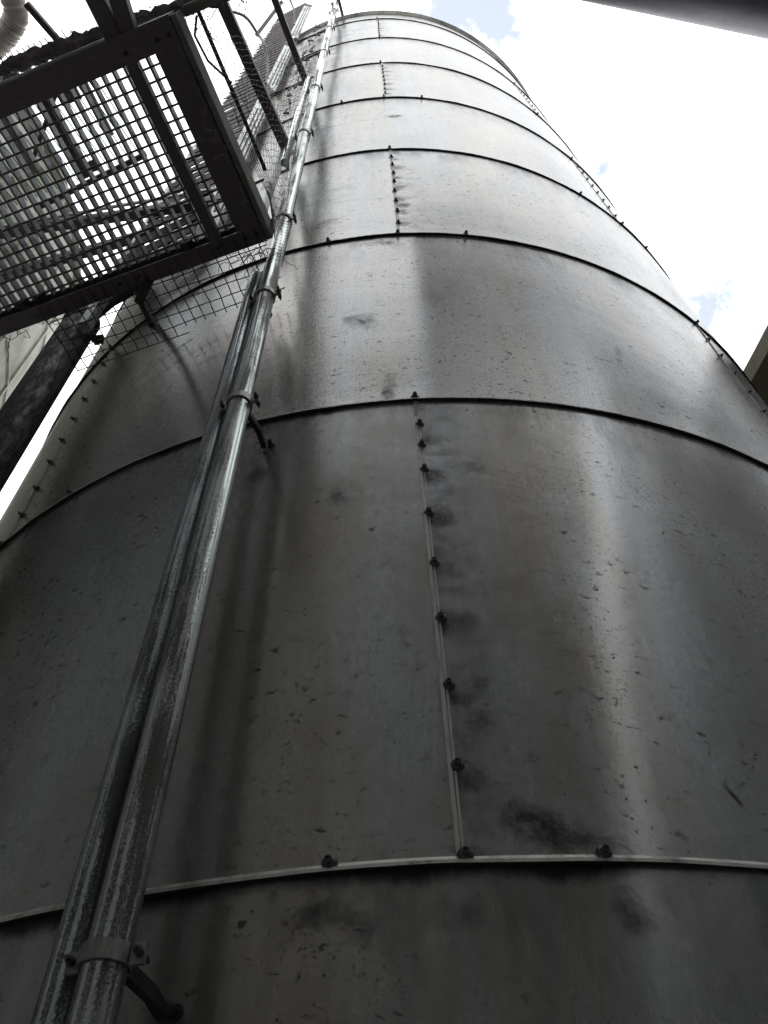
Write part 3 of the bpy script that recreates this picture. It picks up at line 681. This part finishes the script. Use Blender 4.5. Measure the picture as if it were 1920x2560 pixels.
# loose ends hanging about the platform edges
def strands(name, label, n, base, spread, r, mat, drop):
    root = thing(name, label, 'loose wire', base(0.5)); m = M()
    for i in range(n):
        p = base(random.random()); pts = [p]; d = Vector((random.uniform(-1, 1), random.uniform(-1, 1), random.uniform(-1, .3))).normalized()
        for k in range(random.randint(5, 10)):
            d = (d+Vector((random.uniform(-1, 1), random.uniform(-1, 1), random.uniform(-1.0, .8)))*0.7).normalized(); p = p+d*spread
            pts.append(p.copy())
        m.tube(smooth(pts, 3), r, 4, False)
    o = m.build('wires', mat, root); tag(o, None, None, None, 'stuff')
strands('loose_wire', 'tangled loose wire ends hanging under the left part of the front beam', 26, lambda s: pf(.55+s*.62, -.005, -.004), .016, .0011, MAT['wire'], 0)
strands('loose_wire', 'pale curled wire ends hanging over the right frame beam of the platform', 14, lambda s: pf(.0, .08+s*.42, -.004), .014, .0009, MAT['wirel'], 0)
strands('loose_wire', 'dark wire ends bunched where the platform corner meets the downpipe', 22, lambda s: pf(-.01+s*.12, -.02, -.01), .015, .0011, MAT['wire'], 0)
strands('loose_wire', 'dry creeper twigs caught along the rear timber board', 60, lambda s: pf(-.02-s*.5, .64, .16), .012, .0009, MAT['wire'], 0)

# ------------------------------------------------------------------ big dark duct between platform and silo
bp = thing('flue_pipe', 'thick dark tarred pipe rising left of the silo behind the platform', 'pipe', at(-43.5, 1.9, GZ))
m = M(); pts = [at(-43.55, 1.9, GZ+k*(3.2+1.6)/24) for k in range(25)]; m.tube(pts, 0.0675, 32, True); autosmooth(m.build('pipe_body', MAT['bigpipe'], bp), 40)
m = M(); m.lathe([(0.0675, 3.14), (0.073, 3.15), (0.073, 3.20), (0.060, 3.23), (0.040, 3.30), (0.0, 3.31)], 32, Matrix.Translation((pts[0].x, pts[0].y, 0))); autosmooth(m.build('cap', MAT['bigpipe'], bp), 40)
c = at(-43.55, 1.9, 3.16); m = M(); m.tube([c, at(-42.0, 1.86, 3.42), at(-39.5, 1.80, 3.62)], 0.030, 14); autosmooth(m.build('neck', MAT['bigpipe'], bp), 40)
m = M(); c = at(-40.9, 1.88, 3.10); m.tube([c+Vector((-.02, -.01, 0)), c+Vector((.022, .006, 0))], 0.019, 6); m.box(c+Vector((0, 0, -.03)), c+Vector((.004, 0, .03)), .02, .02); m.build('bolt_block', MAT['strut'], bp)

# neighbouring coated silo at the left
CS = at(-67.2, 6.33, 0); s2 = thing('silo', 'green stained pale coated silo at the left edge behind the platform grating', 'silo', (CS.x, CS.y, GZ))
m = M(); m.lathe([(2.40, GZ), (2.40, 8.96), (2.34, 9.04), (0, 9.5)], 96, Matrix.Translation((CS.x, CS.y, 0))); autosmooth(m.build('shell', MAT['moss'], s2), 35)
for zr in (0.4, 2.2, 4.0, 5.7, 6.75, 7.95):
    m = M(); m.lathe([(2.398, zr-.03), (2.42, zr-.012), (2.42, zr+.012), (2.398, zr+.03)], 96, Matrix.Translation((CS.x, CS.y, 0))); autosmooth(m.build('hoop', MAT['moss'], s2), 35)
for k in range(28):
    an = R(k*360/28); m = M(); p = Vector((CS.x+2.405*math.cos(an), CS.y+2.405*math.sin(an), GZ)); m.box(p, p+Vector((0, 0, 10.5)), 0.035, 0.03, up=(math.cos(an), math.sin(an), 0)); m.build('rib', MAT['moss'], s2)
m = M(); m.lathe([(2.40, 8.9), (2.46, 8.92), (2.46, 9.0), (2.36, 9.05)], 96, Matrix.Translation((CS.x, CS.y, 0))); autosmooth(m.build('rim', MAT['moss'], s2), 35)

# ------------------------------------------------------------------ lagged duct elbow, top left
du = thing('lagged_duct', 'beige lagged duct with a wrinkled elbow, top left corner', 'duct', at(-76, 3.1, 8))
pts = smooth([at(-85, 3.02, 8.0), at(-80.35, 3.05, 8.0), at(-77.6, 3.08, 8.0), at(-76.5, 3.15, 8.0), at(-75.6, 3.24, 8.0), at(-74.9, 3.36, 8.0), at(-74.2, 3.61, 8.0), at(-73.2, 4.4, 8.0)], 10)
m = M(); m.tube(pts, lambda i: 0.095+0.004*math.sin(i*1.9)+0.003*math.sin(i*4.1), 28, True); autosmooth(m.build('duct_body', MAT['duct'], du), 60)
for i in range(8, 60, 5):
    p = pts[i]; q = pts[i+1]; m = M(); dd = (q-p).normalized(); m.tube([p-dd*.006, p+dd*.006], 0.101, 28, False); autosmooth(m.build('band', MAT['duct'], du), 60)
beamthing('duct_strut', 'dark angle strut from the lagged duct down to the rough beam', 'strut', S(-78.3, 2.70, 7.0), S(-71.8, 2.80, 7.0)*1.0, 0.045, 0.05, MAT['strut'])

# big grey duct, top right
bd = thing('overhead_duct', 'wide grey painted round duct crossing the top right corner', 'duct', at(66, 3, 5.0))
e0 = S(63.2, 4.06, 5.0); e1 = S(69.43, 2.18, 5.0); nn = e0.cross(e1).normalized()
if nn.dot(Vector((0, -1, 0))) < 0: nn = -nn
RD = 0.33; ax = (e1-e0).normalized(); a = e0-ax*0.9+nn*RD; b = e1+ax*3.2+nn*RD
m = M(); m.tube([a.lerp(b, k/12) for k in range(13)], RD, 64, True); autosmooth(m.build('duct_body', MAT['bigduct'], bd), 50)
for k in (2.62,):
    p = a+ax*k; m = M(); m.tube([p, p+ax*.03], RD+.012, 64, True); autosmooth(m.build('flange', MAT['bigduct'], bd), 50)
m = M()
for i in range(150):
    t = -0.2+i*0.022; p = e0+ax*t+nn*0.006; ph = random.uniform(-.01, .012)
    m.box(p+Vector((0, 0, ph)), p+ax*random.uniform(.01, .03)+Vector((0, 0, ph))-nn*random.uniform(0, .004), .006, .006)
tag(m.build('seam_flakes', MAT['duct'], bd), None, None, None, 'stuff')

# ------------------------------------------------------------------ shed, then unseen blockers added to shape the silo's reflections
bR = thing('shed', 'olive eaved dark red shed at the right edge behind the silo', 'building', (4.2, 2.0, GZ))
z_ = 4.5; E0 = S(40.28, 1.284, z_); E1 = S(43.63, 1.333, z_); dE = (E1-E0).normalized(); inn = Vector((-dE.y, dE.x, 0))
if inn.x < 0: inn = -inn
P0 = E0-dE*5.0; P1 = E1+dE*0.7
m = M(); zb = 4.5
vs = [P0, P1, P1+inn*0.12+Vector((0, 0, 0.0)), P0+inn*0.12]
wv = [p+Vector((0, 0, 0)) for p in (P0, P1)]
m.add([P0, P1, P1+inn*.30-Vector((0, 0, .02)), P0+inn*.30-Vector((0, 0, .02)), P0+Vector((0, 0, .14)), P1+Vector((0, 0, .14)), P1+inn*.30+Vector((0, 0, .3)), P0+inn*.30+Vector((0, 0, .3))],
      [(0, 1, 2, 3), (0, 4, 5, 1), (4, 7, 6, 5), (2, 6, 7, 3), (0, 3, 7, 4), (1, 5, 6, 2)]); m.build('eave', MAT['olive'], bR)
W0 = P0+inn*.27+dE*.05; W1 = P1+inn*.27-dE*.05
m = M(); m.add([Vector((p.x, p.y, h)) for h in (GZ, 4.47) for p in (W0, W1, W1+inn*6, W0+inn*6)], [(0, 1, 5, 4), (1, 2, 6, 5), (2, 3, 7, 6), (3, 0, 4, 7), (4, 5, 6, 7)]); m.build('wall', MAT['redwall'], bR)
m = M(); m.add([P0+inn*.29+Vector((0, 0, .29)), P1+inn*.29+Vector((0, 0, .29)), P1+inn*6.4+Vector((0, 0, 1.5)), P0+inn*6.4+Vector((0, 0, 1.5))], [(0, 1, 2, 3)]); m.build('roof', MAT['wall'], bR)

def blocker_silo(az, D, rad, h, label, mat):
    c = at(az, D, GZ); s = thing('silo', label, 'silo', c); m = M()
    m.lathe([(rad, GZ), (rad, h-.05), (rad+.04, h-.04), (rad+.04, h), (rad-.1, h+.05), (0, h+rad*.35)], 64, Matrix.Translation((c.x, c.y, 0))); autosmooth(m.build('shell', mat, s), 35)
    for k in range(1, int((h-GZ)/1.4)):
        m = M(); zr = GZ+k*1.4; m.lathe([(rad, zr-.02), (rad+.02, zr-.01), (rad+.02, zr+.01), (rad, zr+.02)], 64, Matrix.Translation((c.x, c.y, 0))); m.build('hoop', mat, s)
    return s
blocker_silo(-112, 4.2, 2.0, 7.2, 'unseen silo shape added behind left of the viewpoint to darken reflections', MAT['wall'])  # added out of view to close off sky reflected in the sheets
def slab(name, label, cat, outline, y0, y1, mat):
    """a block whose front outline (x, z) stands at y0 and reaches back to y1"""
    root = thing(name, label, cat, (sum(p[0] for p in outline)/len(outline), y0, GZ)); m = M(); k = len(outline)
    m.add([(x, y0, z) for x, z in outline]+[(x, y1, z) for x, z in outline], [tuple(range(k)), tuple(range(k, 2*k))[::-1]] + [((i+1) % k, i, k+i, k+(i+1) % k) for i in range(k)])
    m.build('shell', mat, root); return root
slab('back_blocker', 'tall unseen block added close behind the viewpoint, shaped for the silo reflections', 'building', [(-4.5, GZ), (1.75, GZ), (1.85, 1.6), (2.18, 2.8), (2.64, 4.37), (3.48, 6.88), (3.6, 7.2), (-4.5, 7.2)], -1.6, -4.6, MAT['wall'])  # added out of view; slanted edge cut to bound the bright streak
slab('leaning_blocker', 'added leaning chute behind right of the viewpoint, seen only as a reflection', 'blocker', [(1.85, 1.0), (2.3, 1.0), (2.85, 3.01), (3.65, 4.93), (5.8, 9.12), (6.1, 9.9), (5.6, 9.9), (4.75, 7.99), (3.14, 4.6), (2.46, 2.87)], -1.6, -1.9, MAT['wall'])  # added out of view; its slant divides the streak on the sheets
slab('right_blocker', 'unseen block added right of the viewpoint to edge the reflected streak', 'building', [(2.5, GZ), (9.0, GZ), (9.0, 7.4), (5.9, 7.4), (4.45, 5.11), (3.36, 3.06), (2.75, 1.8)], -1.6, -3.6, MAT['wall'])  # added out of view; sloping side ends the streak at the right
slab('gap_blocker', 'unseen low wall added behind the viewpoint to fade the reflected streak', 'wall', [(1.8, GZ), (2.45, GZ), (2.45, 1.5), (1.8, 1.5)], -1.7, -1.9, MAT['wall'])  # added out of view so the streak dims towards its foot
hh = thing('side_blocker', 'unseen concrete block added at right of the viewpoint to block reflected sky', 'building', at(88, 5.4, GZ))
m = M(); c = at(90, 5.6, GZ); m.box(c, c+Vector((0, 0, 9.2)), 4.2, 1.2, up=(1, 0, 0)); m.build('blocker_body', MAT['wall'], hh)  # added out of view; height keeps sky off the right-hand sheets
